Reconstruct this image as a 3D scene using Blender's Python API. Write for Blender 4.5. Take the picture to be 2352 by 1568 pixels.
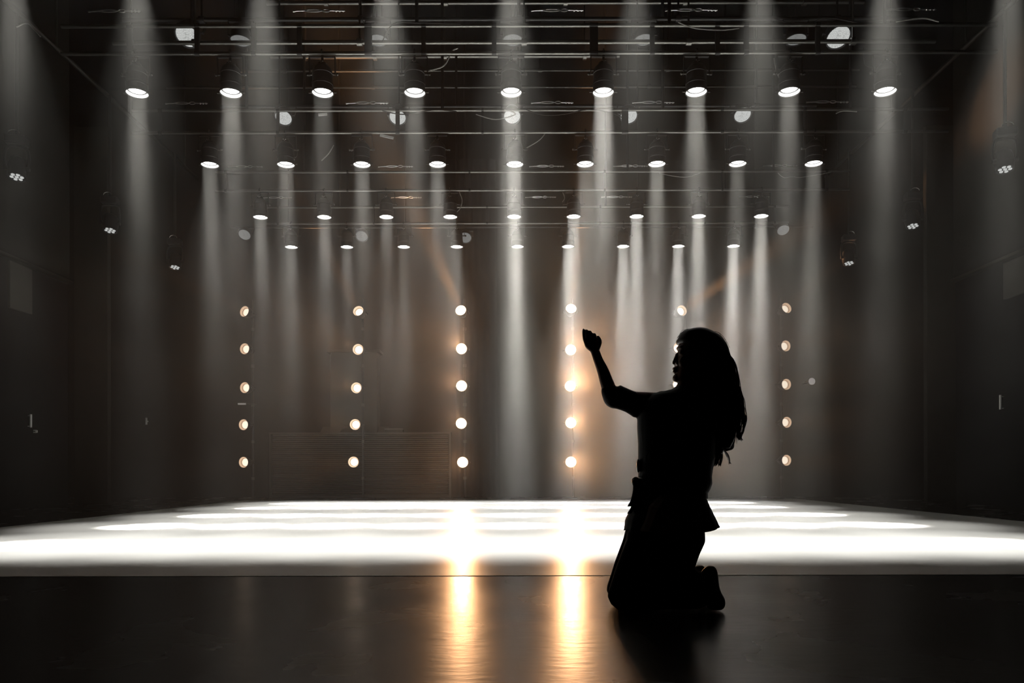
import bpy, bmesh, math, random
from mathutils import Vector, Matrix, Euler
PI = math.pi
random.seed(7)
for o in list(bpy.data.objects):
    bpy.data.objects.remove(o)
C = bpy.context.scene.collection
SC = bpy.context.scene

# ------------------------------------------------------------------ camera
F = 1700.0            # focal length in pixels of the 2352 px wide frame
CX, HY, CH = 1176.0, 1080.0, 0.615     # principal column, horizon row, camera height
cam_d = bpy.data.cameras.new('camera')
cam_d.sensor_width = 36.0
cam_d.lens = 36.0 * F / 2352.0
cam_d.shift_y = (HY - 784.0) / 2352.0
cam_d.clip_end = 200
cam = bpy.data.objects.new('camera', cam_d)
C.objects.link(cam)
cam.location = (0, 0, CH)
cam.rotation_euler = (PI / 2, math.radians(0.12), 0)
SC.camera = cam

# ------------------------------------------------------------------ world, exposure
w = bpy.data.worlds.new('world')
SC.world = w
w.use_nodes = True
w.node_tree.nodes['Background'].inputs[0].default_value = (0.010, 0.011, 0.014, 1)
w.node_tree.nodes['Background'].inputs[1].default_value = 0.05
SC.view_settings.view_transform = 'Standard'
SC.view_settings.look = 'None'
SC.view_settings.gamma = 1
SC.view_settings.use_curve_mapping = False
SC.view_settings.exposure = 0.0
cy = SC.cycles
cy.max_bounces = 4
cy.diffuse_bounces = 2
cy.glossy_bounces = 3
cy.transmission_bounces = 2
cy.volume_bounces = 0
cy.sample_clamp_indirect = 12.0
cy.use_denoising = True
cy.volume_step_rate = 2.0

CORE_POWER = 20.0        # the tight beam of each overhead stage light
DOWN_POWER = 700.0       # its soft field
WARM_POWER = 17.0        # each warm lamp on the stands
HAZE = 0.0150             # scattering per metre
BANK = 9.0               # how much thicker the bank of smoke at the back right is


def P(px, py, y):
    """the point at depth y that a pixel of the photograph measures"""
    return Vector(((px - CX) * y / F, y, CH + (HY - py) * y / F))


# ------------------------------------------------------------------ mesh helpers
def ring(bm, c, u, v, n):
    return [bm.verts.new(c + u * math.cos(2 * PI * k / n) + v * math.sin(2 * PI * k / n)) for k in range(n)]


def loft(bm, rings, n=16, cap=True):
    rs = [ring(bm, Vector(c), Vector(u), Vector(v), n) for c, u, v in rings]
    for a, b in zip(rs, rs[1:]):
        for k in range(n):
            bm.faces.new((a[k], a[(k + 1) % n], b[(k + 1) % n], b[k]))
    if cap:
        bm.faces.new(list(reversed(rs[0])))
        bm.faces.new(rs[-1])
    return rs


def frame(t):
    t = t.normalized()
    a = Vector((0, 0, 1)) if abs(t.z) < 0.9 else Vector((1, 0, 0))
    u = t.cross(a).normalized()
    return u, t.cross(u).normalized()


def cyl(bm, p0, p1, r0, r1=None, n=12):
    p0, p1 = Vector(p0), Vector(p1)
    r1 = r0 if r1 is None else r1
    u, v = frame(p1 - p0)
    loft(bm, [(p0, u * r0, v * r0), (p1, u * r1, v * r1)], n)


def tube(bm, pts, r, n=8):
    pts = [Vector(p) for p in pts]
    rr = r if isinstance(r, (list, tuple)) else [r] * len(pts)
    rings = []
    pu = None
    for i, p in enumerate(pts):
        t = (pts[min(i + 1, len(pts) - 1)] - pts[max(i - 1, 0)]).normalized()
        if pu is None:
            u, v = frame(t)
        else:
            u = (pu - t * pu.dot(t)).normalized()
            v = t.cross(u).normalized()
        pu = u
        rings.append((p, u * rr[i], v * rr[i]))
    loft(bm, rings, n)


def spline(pts, k=6):
    """Catmull-Rom through tuples of any length"""
    out = []
    n = len(pts)
    for i in range(n - 1):
        p0, p1, p2, p3 = pts[max(i - 1, 0)], pts[i], pts[i + 1], pts[min(i + 2, n - 1)]
        for j in range(k):
            t = j / k
            out.append(tuple(0.5 * (2 * b + (c - a) * t + (2 * a - 5 * b + 4 * c - d) * t * t + (3 * b - a - 3 * c + d) * t ** 3)
                             for a, b, c, d in zip(p0, p1, p2, p3)))
    out.append(tuple(pts[-1]))
    return out


def lathe(bm, prof, n=32, axis_o=(0, 0, 0), cap=True):
    """profile of (radius, z) turned about the vertical"""
    o = Vector(axis_o)
    return loft(bm, [(o + Vector((0, 0, z)), Vector((r, 0, 0)), Vector((0, r, 0))) for r, z in prof], n, cap)


def box(bm, c, s, rot=None):
    M = Matrix.Translation(Vector(c)) @ (rot.to_matrix().to_4x4() if rot else Matrix.Identity(4)) @ Matrix.Diagonal((s[0], s[1], s[2], 1))
    bmesh.ops.create_cube(bm, size=1, matrix=M)


def ball(bm, c, r, sc=(1, 1, 1), seg=12):
    M = Matrix.Translation(Vector(c)) @ Matrix.Diagonal((sc[0], sc[1], sc[2], 1))
    bmesh.ops.create_uvsphere(bm, u_segments=seg, v_segments=max(6, seg // 2 + 2), radius=r, matrix=M)


def obj(name, bm, mat, parent=None, smooth=True, bevel=0):
    bmesh.ops.recalc_face_normals(bm, faces=bm.faces)
    me = bpy.data.meshes.new(name)
    bm.to_mesh(me)
    bm.free()
    me.materials.append(mat)
    if smooth:
        for p in me.polygons:
            p.use_smooth = True
        try:
            me.set_sharp_from_angle(angle=math.radians(38))
        except Exception:
            pass
    o = bpy.data.objects.new(name, me)
    C.objects.link(o)
    if parent:
        o.parent = parent
    if bevel:
        m = o.modifiers.new('bevel', 'BEVEL')
        m.width = bevel
        m.segments = 2
    return o


def tag(o, label, cat, group=None, kind=None):
    o['label'] = label
    o['category'] = cat
    if group:
        o['group'] = group
    if kind:
        o['kind'] = kind
    return o


def thing(name, loc, label, cat, group=None, rot=(0, 0, 0)):
    o = bpy.data.objects.new(name, None)
    o.empty_display_size = 0.1
    C.objects.link(o)
    o.location = loc
    o.rotation_euler = rot
    return tag(o, label, cat, group)


def struct(name, bm, mat, smooth=False, bevel=0):
    o = obj(name, bm, mat, None, smooth, bevel)
    o['kind'] = 'structure'
    return o


def copy_tree(o, parent=None):
    c = o.copy()
    C.objects.link(c)
    c.parent = parent
    for ch in o.children:
        copy_tree(ch, c)
    return c


ORD = ['first', 'second', 'third', 'fourth', 'fifth', 'sixth', 'seventh', 'eighth', 'ninth']

# ------------------------------------------------------------------ materials
MATS = {}


def mat(name, col, rough=0.6, metal=0.0, spec=0.5, noise=0.0, nscale=20.0, bump=0.0, coat=0.0):
    m = bpy.data.materials.new(name)
    m.use_nodes = True
    nt = m.node_tree
    b = nt.nodes['Principled BSDF']
    b.inputs['Base Color'].default_value = (*col, 1)
    b.inputs['Roughness'].default_value = rough
    b.inputs['Metallic'].default_value = metal
    b.inputs['Specular IOR Level'].default_value = spec
    b.inputs['Coat Weight'].default_value = coat
    if noise or bump:
        tc = nt.nodes.new('ShaderNodeTexCoord')
        no = nt.nodes.new('ShaderNodeTexNoise')
        no.inputs['Scale'].default_value = nscale
        no.inputs['Detail'].default_value = 4
        nt.links.new(tc.outputs['Object'], no.inputs['Vector'])
        if noise:
            mx = nt.nodes.new('ShaderNodeMix')
            mx.data_type = 'RGBA'
            mx.inputs['A'].default_value = (*[c * (1 - noise) for c in col], 1)
            mx.inputs['B'].default_value = (*[min(1, c * (1 + noise)) for c in col], 1)
            nt.links.new(no.outputs['Fac'], mx.inputs['Factor'])
            nt.links.new(mx.outputs['Result'], b.inputs['Base Color'])
        if bump:
            bp = nt.nodes.new('ShaderNodeBump')
            bp.inputs['Strength'].default_value = bump
            bp.inputs['Distance'].default_value = 0.01
            nt.links.new(no.outputs['Fac'], bp.inputs['Height'])
            nt.links.new(bp.outputs['Normal'], b.inputs['Normal'])
    MATS[name] = m
    return m


def emis(name, col, s, cells=0.0):
    m = bpy.data.materials.new(name)
    m.use_nodes = True
    nt = m.node_tree
    nt.nodes.clear()
    e = nt.nodes.new('ShaderNodeEmission')
    e.inputs[0].default_value = (*col, 1)
    e.inputs[1].default_value = s
    o = nt.nodes.new('ShaderNodeOutputMaterial')
    nt.links.new(e.outputs[0], o.inputs[0])
    if cells:
        tc = nt.nodes.new('ShaderNodeTexCoord')
        v = nt.nodes.new('ShaderNodeTexVoronoi')
        v.feature = 'DISTANCE_TO_EDGE'
        v.inputs['Scale'].default_value = cells
        v.inputs['Randomness'].default_value = 0.35
        r = nt.nodes.new('ShaderNodeMapRange')
        r.inputs['From Max'].default_value = 0.25
        r.inputs['To Min'].default_value = s * 0.55
        r.inputs['To Max'].default_value = s * 1.1
        nt.links.new(tc.outputs['Object'], v.inputs['Vector'])
        nt.links.new(v.outputs['Distance'], r.inputs['Value'])
        nt.links.new(r.outputs[0], e.inputs[1])
    m.cycles.emission_sampling = 'NONE'
    return m


M_BLACK = mat('black_paint', (0.012, 0.012, 0.013), 0.45, noise=0.2, bump=0.05)
M_HOUS = mat('black_housing', (0.014, 0.014, 0.016), 0.38, spec=0.5, noise=0.2, bump=0.05)
M_STEEL = mat('truss_steel', (0.24, 0.24, 0.225), 0.34, metal=1.0, noise=0.15, nscale=12)
M_DSTEEL = mat('dark_steel', (0.10, 0.10, 0.095), 0.45, metal=1.0, noise=0.15, nscale=12)
M_CHROME = mat('zinc_plated_steel', (0.92, 0.92, 0.90), 0.32, metal=1.0, noise=0.1)
M_CABLE = mat('rubber_cable', (0.03, 0.03, 0.03), 0.35, spec=0.6, noise=0.1)
M_PCABLE = mat('grey_cable', (0.35, 0.35, 0.33), 0.4, noise=0.1)
M_WALL = mat('wall_plaster', (0.014, 0.0135, 0.012), 0.9, spec=0.06, noise=0.25, nscale=3, bump=0.1)
M_WALLD = mat('wall_dark', (0.004, 0.004, 0.005), 0.9, spec=0.03, noise=0.25, nscale=3, bump=0.1)
M_PANEL = mat('wall_pale_panel', (0.05,0.047,0.042), 0.8, spec=0.1, noise=0.15, nscale=4)
M_DRAPE = mat('backdrop_cloth', (0.022, 0.022, 0.020), 0.95, spec=0.05, noise=0.2, nscale=6, bump=0.15)
M_DRAPED = mat('black_cloth', (0.012, 0.012, 0.013), 0.95, spec=0.02, noise=0.2, nscale=6, bump=0.15)
M_CEIL = mat('ceiling_black', (0.006, 0.006, 0.007), 0.95, spec=0.02, noise=0.3, nscale=4)
M_LENS_W = emis('lit_lens', (1.0, 0.99, 0.96), 6.0)
M_LENS_RIM = emis('lit_snoot_inside', (1.0, 0.99, 0.96), 1.5)  # emission stands in for lens light on the snoot wall
M_RING = emis('lit_retaining_ring', (1.0, 0.99, 0.96), 0.25)  # weak emission stands in for lens light on the ring
M_LED = emis('frosted_led_face', (0.93, 0.95, 0.92), 0.66, cells=60)
M_LED2 = emis('faint_glow_face', (0.93, 0.95, 0.92), 0.22, cells=60)
M_WARM = [emis('warm_bulb_glow_' + n, c, s) for n, c, s in (('soft', (1.0, 0.84, 0.66), 1.25), ('medium', (1.0, 0.84, 0.66), 2.2), ('strong', (1.0, 0.80, 0.58), 6.0))]
M_WARMR = [emis('warm_reflector_' + n, c, s) for n, c, s in (('soft', (1.0, 0.66, 0.42), 0.72), ('medium', (1.0, 0.72, 0.48), 1.1), ('strong', (1.0, 0.76, 0.52), 3.0))]  # emission stands in for bulb light on the reflector
M_WHITE = mat('white_dance_vinyl', (0.88, 0.88, 0.85), 0.32, spec=0.5, noise=0.02, nscale=3)
M_HANDLE = mat('gleam_white_handle', (0.92, 0.92, 0.90), 0.30)  # flat white stands in for floor light gleaming on polished metal


def floor_material():
    m = mat('black_stage_boards', (0.012, 0.008, 0.005), 0.2, spec=0.5)
    nt = m.node_tree
    b = nt.nodes['Principled BSDF']
    tc = nt.nodes.new('ShaderNodeTexCoord')

    def noise(scale, detail, stretch=None, dist=0.0):
        n = nt.nodes.new('ShaderNodeTexNoise')
        n.inputs['Scale'].default_value = scale
        n.inputs['Detail'].default_value = detail
        n.inputs['Distortion'].default_value = dist
        if stretch:
            mp = nt.nodes.new('ShaderNodeMapping')
            mp.inputs['Scale'].default_value = stretch
            mp.inputs['Rotation'].default_value = (0, 0, 0.2)
            nt.links.new(tc.outputs['Object'], mp.inputs['Vector'])
            nt.links.new(mp.outputs['Vector'], n.inputs['Vector'])
        else:
            nt.links.new(tc.outputs['Object'], n.inputs['Vector'])
        return n
    big = noise(1.3, 4, dist=0.6)
    fine = noise(9, 6, (1, 2.5, 1), 0.3)
    r = nt.nodes.new('ShaderNodeMapRange')
    r.inputs['From Min'].default_value = 0.3
    r.inputs['From Max'].default_value = 0.7
    r.inputs['To Min'].default_value = 0.20
    r.inputs['To Max'].default_value = 0.30
    nt.links.new(big.outputs['Fac'], r.inputs['Value'])
    # scratches and stains in the black boards, at their places on the floor

    def fp(px, py):
        y = CH * F / (py - HY)
        return Vector(((px - CX) * y / F, y, 0))

    def vm(op, a=None, b=None):
        n = nt.nodes.new('ShaderNodeVectorMath')
        n.operation = op
        for i, q in enumerate((a, b)):
            if q is None:
                continue
            if isinstance(q, Vector):
                n.inputs[i].default_value = q
            else:
                nt.links.new(q, n.inputs[i])
        return n

    def mm(op, a, b=None, clamp=False):
        n = nt.nodes.new('ShaderNodeMath')
        n.operation = op
        n.use_clamp = clamp
        for i, q in enumerate((a, b)):
            if q is None:
                continue
            if isinstance(q, (int, float)):
                n.inputs[i].default_value = q
            else:
                nt.links.new(q, n.inputs[i])
        return n.outputs[0]
    geo = nt.nodes.new('ShaderNodeNewGeometry')
    wob = nt.nodes.new('ShaderNodeTexNoise')
    wob.inputs['Scale'].default_value = 6.0
    wv = vm('SCALE', wob.outputs['Color'])
    wv.inputs['Scale'].default_value = 0.05
    pos = vm('ADD', geo.outputs['Position'], wv.outputs[0])
    pos = vm('SUBTRACT', pos.outputs[0], Vector((0.025, 0.025, 0)))
    flat = vm('MULTIPLY', pos.outputs[0], Vector((1, 1, 0))).outputs[0]
    total = None
    for (x0, y0, x1, y1, wd) in ((1018, 1361, 1090, 1364, .006), (1046, 1416, 1100, 1430, .004), (958, 1398, 1008, 1403, .004), (812, 1354, 832, 1361, .005),
                                 (803, 1426, 838, 1427, .003), (1255, 1424, 1296, 1430, .004), (1308, 1475, 1352, 1487, .003), (1268, 1492, 1284, 1495, .005),
                                 (1300, 1452, 1312, 1462, .004), (1808, 1402, 1822, 1404, .009), (1072, 1396, 1088, 1384, .003), (1240, 1408, 1262, 1420, .003)):
        A, B = fp(x0, y0), fp(x1, y1)
        ab = B - A
        pa = vm('SUBTRACT', flat, A).outputs[0]
        h = mm('DIVIDE', vm('DOT_PRODUCT', pa, ab).outputs['Value'], ab.length_squared, True)
        sc = vm('SCALE', ab)
        nt.links.new(h, sc.inputs['Scale'])
        d = vm('LENGTH', vm('SUBTRACT', pa, sc.outputs[0]).outputs[0]).outputs['Value']
        m1 = mm('SUBTRACT', 1.0, mm('DIVIDE', d, wd, True))
        total = m1 if total is None else mm('MAXIMUM', total, m1)
    # one long looping scratch
    c0 = fp(1262, 1335)
    ex, ey = fp(1364, 1335).x - c0.x, 0.18
    e = vm('LENGTH', vm('DIVIDE', vm('SUBTRACT', flat, c0).outputs[0], Vector((ex, ey, 1))).outputs[0]).outputs['Value']
    el = mm('SUBTRACT', 1.0, mm('DIVIDE', mm('ABSOLUTE', mm('SUBTRACT', e, 1.0)), 0.035, True))
    total = mm('MAXIMUM', total, mm('MULTIPLY', el, mm('GREATER_THAN', nt.nodes.new('ShaderNodeSeparateXYZ').outputs[0], -99)))
    # soft stain right of the kneeling figure
    st = vm('LENGTH', vm('DIVIDE', vm('SUBTRACT', flat, fp(1688, 1330)).outputs[0], Vector((0.16, 0.10, 1))).outputs[0]).outputs['Value']
    total = mm('MAXIMUM', total, mm('MULTIPLY', mm('SUBTRACT', 1.0, st, True), 0.6))
    nt.links.new(mm('MULTIPLY', mm('SUBTRACT', 1.0, mm('MULTIPLY', total, 0.85)), 0.5), b.inputs['Specular IOR Level'])
    nt.links.new(r.outputs[0], b.inputs['Roughness'])
    bp = nt.nodes.new('ShaderNodeBump')
    bp.inputs['Strength'].default_value = 0.22
    bp.inputs['Distance'].default_value = 0.004
    nt.links.new(fine.outputs['Fac'], bp.inputs['Height'])
    nt.links.new(bp.outputs['Normal'], b.inputs['Normal'])
    return m


M_FLOOR = floor_material()
_b = M_FLOOR.node_tree.nodes['Principled BSDF']
_b.inputs['Coat Weight'].default_value = 0.14
_b.inputs['Coat Roughness'].default_value = 0.42

# ------------------------------------------------------------------ stage lamp beams


def beam_light(name, power, color, half_deg, core_deg, core_gain, radius, parent, loc=(0, 0, 0), rot=(0, 0, 0), field=1.0):
    """a spot whose optics give a bright narrow core inside a soft wide field"""
    ld = bpy.data.lights.new(name, 'SPOT')
    ld.energy = power
    ld.color = color
    ld.spot_size = math.radians(2 * half_deg)
    ld.spot_blend = 0.9
    ld.shadow_soft_size = radius
    ld.use_nodes = True
    nt = ld.node_tree
    nt.nodes.clear()
    out = nt.nodes.new('ShaderNodeOutputLight')
    em = nt.nodes.new('ShaderNodeEmission')
    tc = nt.nodes.new('ShaderNodeTexCoord')
    sep = nt.nodes.new('ShaderNodeSeparateXYZ')
    nt.links.new(tc.outputs['Normal'], sep.inputs[0])
    ab = nt.nodes.new('ShaderNodeMath')
    ab.operation = 'ABSOLUTE'
    nt.links.new(sep.outputs['Z'], ab.inputs[0])
    mr = nt.nodes.new('ShaderNodeMapRange')
    mr.interpolation_type = 'SMOOTHSTEP'
    mr.inputs['From Min'].default_value = math.cos(math.radians(core_deg))
    mr.inputs['From Max'].default_value = math.cos(math.radians(core_deg * 0.3))
    mr.inputs['To Min'].default_value = field
    mr.inputs['To Max'].default_value = core_gain
    nt.links.new(ab.outputs[0], mr.inputs['Value'])
    nt.links.new(mr.outputs[0], em.inputs['Strength'])
    nt.links.new(em.outputs[0], out.inputs[0])
    o = bpy.data.objects.new(name, ld)
    C.objects.link(o)
    o.parent = parent
    o.location = loc
    o.rotation_euler = rot
    return o


def core_beam(power, parent, loc):
    """the tight parallel beam that leaves the whole lens"""
    ld = bpy.data.lights.new('lamp_core', 'AREA')
    ld.shape = 'DISK'
    ld.size = 0.20
    ld.spread = math.radians(12)
    ld.energy = power
    ld.color = (1.0, 0.98, 0.93)
    o = bpy.data.objects.new('lamp_core', ld)
    C.objects.link(o)
    o.parent = parent
    o.location = loc
    return o


# ================================================================== SETTING
bm = bmesh.new()
box(bm, (0, 7.5, -0.10), (24, 21, 0.20))
struct('floor', bm, M_FLOOR)

bm = bmesh.new()
box(bm, (0.20, 9.96, 0.0012), (11.64, 11.28, 0.0024))
o = obj('dance_floor', bm, M_WHITE, None, False)
tag(o, 'large glossy white dance floor sheet laid on the black stage', 'dance floor')

bm = bmesh.new()
box(bm, (0, 7.5, 9.6), (24, 21, 0.2))
struct('ceiling', bm, M_CEIL)
bm = bmesh.new()
box(bm, (0, 17.35, 4.7), (24, 0.2, 9.6))
struct('wall_back', bm, M_DRAPED)
for s, nm in ((-1, 'wall_left'), (1, 'wall_right')):
    bm = bmesh.new()
    # upper wall above the ledge stands a little proud of the dark lower wall
    box(bm, (s * 8.16, 6.0, 6.8), (0.2, 15.0, 5.5))
    struct(nm, bm, M_WALL)  # paler colour stands in for haze over the upper wall
    bm = bmesh.new()
    box(bm, (s * 8.20, 6.0, 2.025), (0.2, 15.0, 4.05))
    struct('trim_1' if s < 0 else 'trim_2', bm, M_WALLD)
    bm = bmesh.new()
    box(bm, (s * 8.06, 6.0, 4.05), (0.14, 15.0, 0.05))
    struct('trim_3' if s < 0 else 'trim_4', bm, M_DSTEEL)
    bm = bmesh.new()
    box(bm, (s * 11.0, 15.0, 4.7), (0.2, 5.0, 9.6))
    struct('wall_backstage_left' if s < 0 else 'wall_backstage_right', bm, M_WALLD)


def drape(bm, x0, x1, y, z0, z1, amp, wave, n):
    vs = []
    for i in range(n + 1):
        x = x0 + (x1 - x0) * i / n
        yy = y + amp * math.sin(x * wave) + amp * 0.5 * math.sin(x * wave * 2.3 + 1)
        vs.append((bm.verts.new((x, yy, z0)), bm.verts.new((x, yy, z1))))
    back = [(bm.verts.new((a.co.x, a.co.y + 0.02, z0)), bm.verts.new((a.co.x, a.co.y + 0.02, z1))) for a, b in vs]
    for i in range(n):
        bm.faces.new((vs[i][0], vs[i + 1][0], vs[i + 1][1], vs[i][1]))
        bm.faces.new((back[i][0], back[i][1], back[i + 1][1], back[i + 1][0]))
        bm.faces.new((vs[i][1], vs[i + 1][1], back[i + 1][1], back[i][1]))
        bm.faces.new((vs[i][0], back[i][0], back[i + 1][0], vs[i + 1][0]))
    for i in (0, n):
        bm.faces.new((vs[i][0], vs[i][1], back[i][1], back[i][0]))


bm = bmesh.new()
drape(bm, -0.26, 7.2, 16.7, 0.02, 7.6, 0.012, 5.0, 160)
tag(obj('backdrop_curtain', bm, M_DRAPE), 'wide grey cloth backdrop filling the right half behind the light stands', 'curtain')
bm = bmesh.new()
drape(bm, -1.26, -0.32, 16.6, 0.02, 7.6, 0.03, 14.0, 80)
tag(obj('leg_curtain', bm, M_DRAPED), 'narrow black curtain hanging left of the grey backdrop seam', 'curtain')
for s, a, b, lab in ((-1, -8.36, -7.72, 'tall grey masking flat standing at the left stage edge'),
                     (1, 7.93, 8.50, 'tall grey masking flat standing at the right stage edge')):
    bm = bmesh.new()
    box(bm, ((a + b) / 2, 14.2, 3.6), (b - a, 0.12, 7.2))
    t = obj('masking_flat', bm, M_DRAPE, None, False, 0.01)
    tag(t, lab, 'stage flat', 'masking flats')
for s, a, b, lab in ((-1, -8.7, -8.30, 'black narrow curtain between left wall and grey flat'),
                     (1, 8.48, 9.1, 'black narrow curtain between right wall and grey flat')):
    bm = bmesh.new()
    drape(bm, a, b, 13.7, 0.02, 7.5, 0.02, 16.0, 24)
    tag(obj('side_curtain', bm, M_DRAPED), lab, 'curtain', 'side curtains')

# pale pieces on the side walls
for px0, px1, py0, py1, s, lab in ((25, 76, 606, 712, -1, 'pale grey panel below the ledge on the left wall'),
                                   (2304, 2352, 598, 682, 1, 'pale grey panel below the ledge on the right wall')):
    ya, yb = 8.05 * F / abs(px0 - CX), 8.05 * F / abs(px1 - CX)
    ym = (ya + yb) / 2
    z1, z0 = CH + (HY - py0) / F * ym, CH + (HY - py1) / F * ym
    bm = bmesh.new()
    box(bm, (s * 8.08, ym, (z0 + z1) / 2), (0.05, abs(yb - ya), z1 - z0))
    tag(obj('wall_panel', bm, M_PANEL, None, False, 0.006), lab, 'panel', 'pale wall panels')


def wall_handle(px, py, L, s, lab):
    y = 8.05 * F / abs(px - CX)
    z = CH + (HY - py) / F * y
    t = thing('door_handle', (s * 8.10, y, z), lab, 'handle', 'door handles on the side walls')
    bm = bmesh.new()
    cyl(bm, (-s * 0.05, 0, -L / 2), (-s * 0.05, 0, L / 2), 0.018, n=12)
    obj('grip', bm, M_HANDLE, t)
    for k in (-1, 1):
        bm = bmesh.new()
        cyl(bm, (0, 0, k * L * 0.4), (-s * 0.05, 0, k * L * 0.4), 0.010, n=8)
        obj('mount', bm, M_HANDLE, t)


wall_handle(71, 964, 0.22, -1, 'long bright bar handle low on the left wall')
wall_handle(84, 988, 0.04, -1, 'tiny bright knob handle just under the long left bar handle')
wall_handle(2298, 926, 0.24, 1, 'long bright bar handle low on the right wall')
t = thing('door_handle', (P(335, HY, 17.15).x, 17.24, CH + (HY - 965) / F * 17.15), 'short bright upright handle on the dark back wall at far left', 'handle')
bm = bmesh.new()
cyl(bm, (0, -0.06, -0.08), (0, -0.06, 0.08), 0.022, n=12)
obj('grip', bm, M_HANDLE, t)
bm = bmesh.new()
cyl(bm, (0, -0.06, 0), (0, 0.01, 0), 0.016, n=8)
obj('mount', bm, M_HANDLE, t)
# ================================================================== BACK LEFT: pillar, slatted panel
BY = 16.95
t = thing('pillar', (P(817, 1080, BY).x, BY, 0), 'pale grey square pillar with flared base at back left', 'pillar')
bm = bmesh.new()
box(bm, (0, 0, 2.35), (1.06, 0.4, 1.9))
obj('shaft', bm, M_PANEL, t, False, 0.01)
bm = bmesh.new()
rs = loft(bm, [((0, 0, 1.40), (0.86, 0, 0), (0, 0.36, 0)), ((0, 0, 1.62), (0.75, 0, 0), (0, 0.29, 0))], 4)
bm.transform(Matrix.Rotation(0, 4, 'Z'))
obj('flared_base', bm, M_PANEL, t, False)
bm = bmesh.new()
box(bm, (0, -0.02, 3.32), (1.2, 0.46, 0.06))
obj('cap', bm, M_WALL, t, False, 0.005)
bm = bmesh.new()
box(bm, (0, 0, 0.70), (1.3, 0.44, 1.40))
obj('plinth', bm, M_WALLD, t, False, 0.005)

x0, x1 = P(622, 0, 16.5).x, P(1034, 0, 16.5).x
z1 = CH + (HY - 992) / F * 16.5
t = thing('slatted_panel', ((x0 + x1) / 2, 16.5, 0), 'long low dark panel of thin horizontal metal slats at back left', 'panel')
W = x1 - x0
bm = bmesh.new()
box(bm, (0, 0.05, z1 / 2), (W, 0.03, z1 - 0.04))
obj('backing', bm, M_WALLD, t, False)
bm = bmesh.new()
n = 30
for k in range(n):
    z = 0.10 + (z1 - 0.16) * k / (n - 1)
    box(bm, (0, 0.0, z), (W - 0.08, 0.035, 0.020), Euler((0.5, 0, 0)))
M_SLAT = mat('slat_metal', (0.05, 0.05, 0.045), 0.4, metal=0.8, noise=0.3, nscale=3)
obj('slats', bm, M_SLAT, t, False)
for nm, c, s in (('top_rail', (0, 0, z1 - 0.02), (W, 0.08, 0.04)), ('bottom_rail', (0, 0, 0.04), (W, 0.08, 0.06)),
                 ('side_rail', (-W / 2, 0, z1 / 2), (0.04, 0.08, z1)), ('side_rail', (W / 2, 0, z1 / 2), (0.04, 0.08, z1))):
    bm = bmesh.new()
    box(bm, c, s)
    obj(nm, bm, M_SLAT, t, False)
t = thing('small_case', (P(905, 0, 16.5).x, 16.5, z1 + 0.001), 'small flat grey case lying on the slatted panel top', 'case')
bm = bmesh.new()
box(bm, (0, 0, 0.03), (0.42, 0.1, 0.06))
obj('case_body', bm, M_WALL, t, False, 0.01)
bm = bmesh.new()
box(bm, (0.0, 0, 0.07), (0.40, 0.09, 0.02))
obj('case_lid', bm, M_DSTEEL, t, False, 0.004)

# a thin grey strip light / bracket beside the leftmost stand
t = thing('cable_hook', P(556, 926, 15.9), 'small pale horizontal bracket beside the leftmost light stand', 'bracket')
bm = bmesh.new()
box(bm, (0, 0, 0), (0.17, 0.03, 0.035))
obj('bracket_bar', bm, M_HANDLE, t, False)
bm = bmesh.new()
cyl(bm, (0.085, 0, 0), (0.245, 0.23, 0.0), 0.01, n=8)
obj('bracket_arm', bm, M_BLACK, t)

# ================================================================== TRUSSES
ROWY = {0: 6.17, 1: 8.23, 2: 10.16, 3: 12.26, 4: 13.9}
ZA, ZB, ZL = 5.255, 5.560, 4.815
ROWN = {0: 'row just above the picture', 1: 'nearest row in view', 2: 'second row', 3: 'third row', 4: 'rearmost row'}
TRN = {0: 'black ladder truss carrying lights just above the picture', 1: 'nearest visible overhead steel ladder truss across the stage',
       2: 'second overhead steel ladder truss, behind the nearest one', 3: 'third overhead steel ladder truss, above the far half of stage',
       4: 'rearmost overhead steel ladder truss, near the backdrop'}


STRUTS = {0: [(0, .06), (420, .06), (1176, .06), (1900, .06)], 1: [(300, .06), (455, .05), (585, .05), (690, .05), (848, .08), (975, .05), (1137, .05), (1366, .09), (1500, .05), (1650, .05), (1716, .05), (1880, .05)],
          2: [(370, .05), (640, .04), (915, .055), (1110, .03), (1437, .09), (1660, .04), (1850, .04), (2080, .05)],
          3: [(520, .04), (800, .03), (1080, .03), (1390, .03), (1660, .03), (1900, .04)], 4: [(640, .04), (860, .03), (1120, .03), (1380, .03), (1620, .03), (1780, .04)]}


def build_truss(i, x0, x1, r=0.021):
    y = ROWY[i]
    t = thing('lighting_truss', ((x0 + x1) / 2, y, ZA), TRN[i], 'lighting truss', 'overhead lighting trusses')
    cx = (x0 + x1) / 2
    for nm, z in (('bottom_chord', 0), ('top_chord', ZB - ZA)):
        bm = bmesh.new()
        cyl(bm, (x0 - cx, 0, z), (x1 - cx, 0, z), r, n=14)
        obj(nm, bm, M_STEEL, t)
    for px, wd in STRUTS[i]:
        x = (px - CX) * y / F
        bm = bmesh.new()
        box(bm, (x - cx, 0.0, (ZB - ZA) / 2), (wd, 0.03, ZB - ZA - 0.01))
        cyl(bm, (x - cx - wd / 2, 0, 0), (x - cx + wd / 2, 0, 0), 0.030, n=10)
        cyl(bm, (x - cx - wd / 2, 0, ZB - ZA), (x - cx + wd / 2, 0, ZB - ZA), 0.030, n=10)
        obj('strut', bm, M_BLACK, t, False)
    # drop pipes up to the ceiling
    for fx in (-0.36, -0.12, 0.15, 0.38):
        bm = bmesh.new()
        cyl(bm, (fx * (x1 - x0), 0, ZB - ZA), (fx * (x1 - x0), 0, 9.495 - ZA), 0.02, n=8)
        obj('drop_pipe', bm, M_BLACK, t)
    return t


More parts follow.
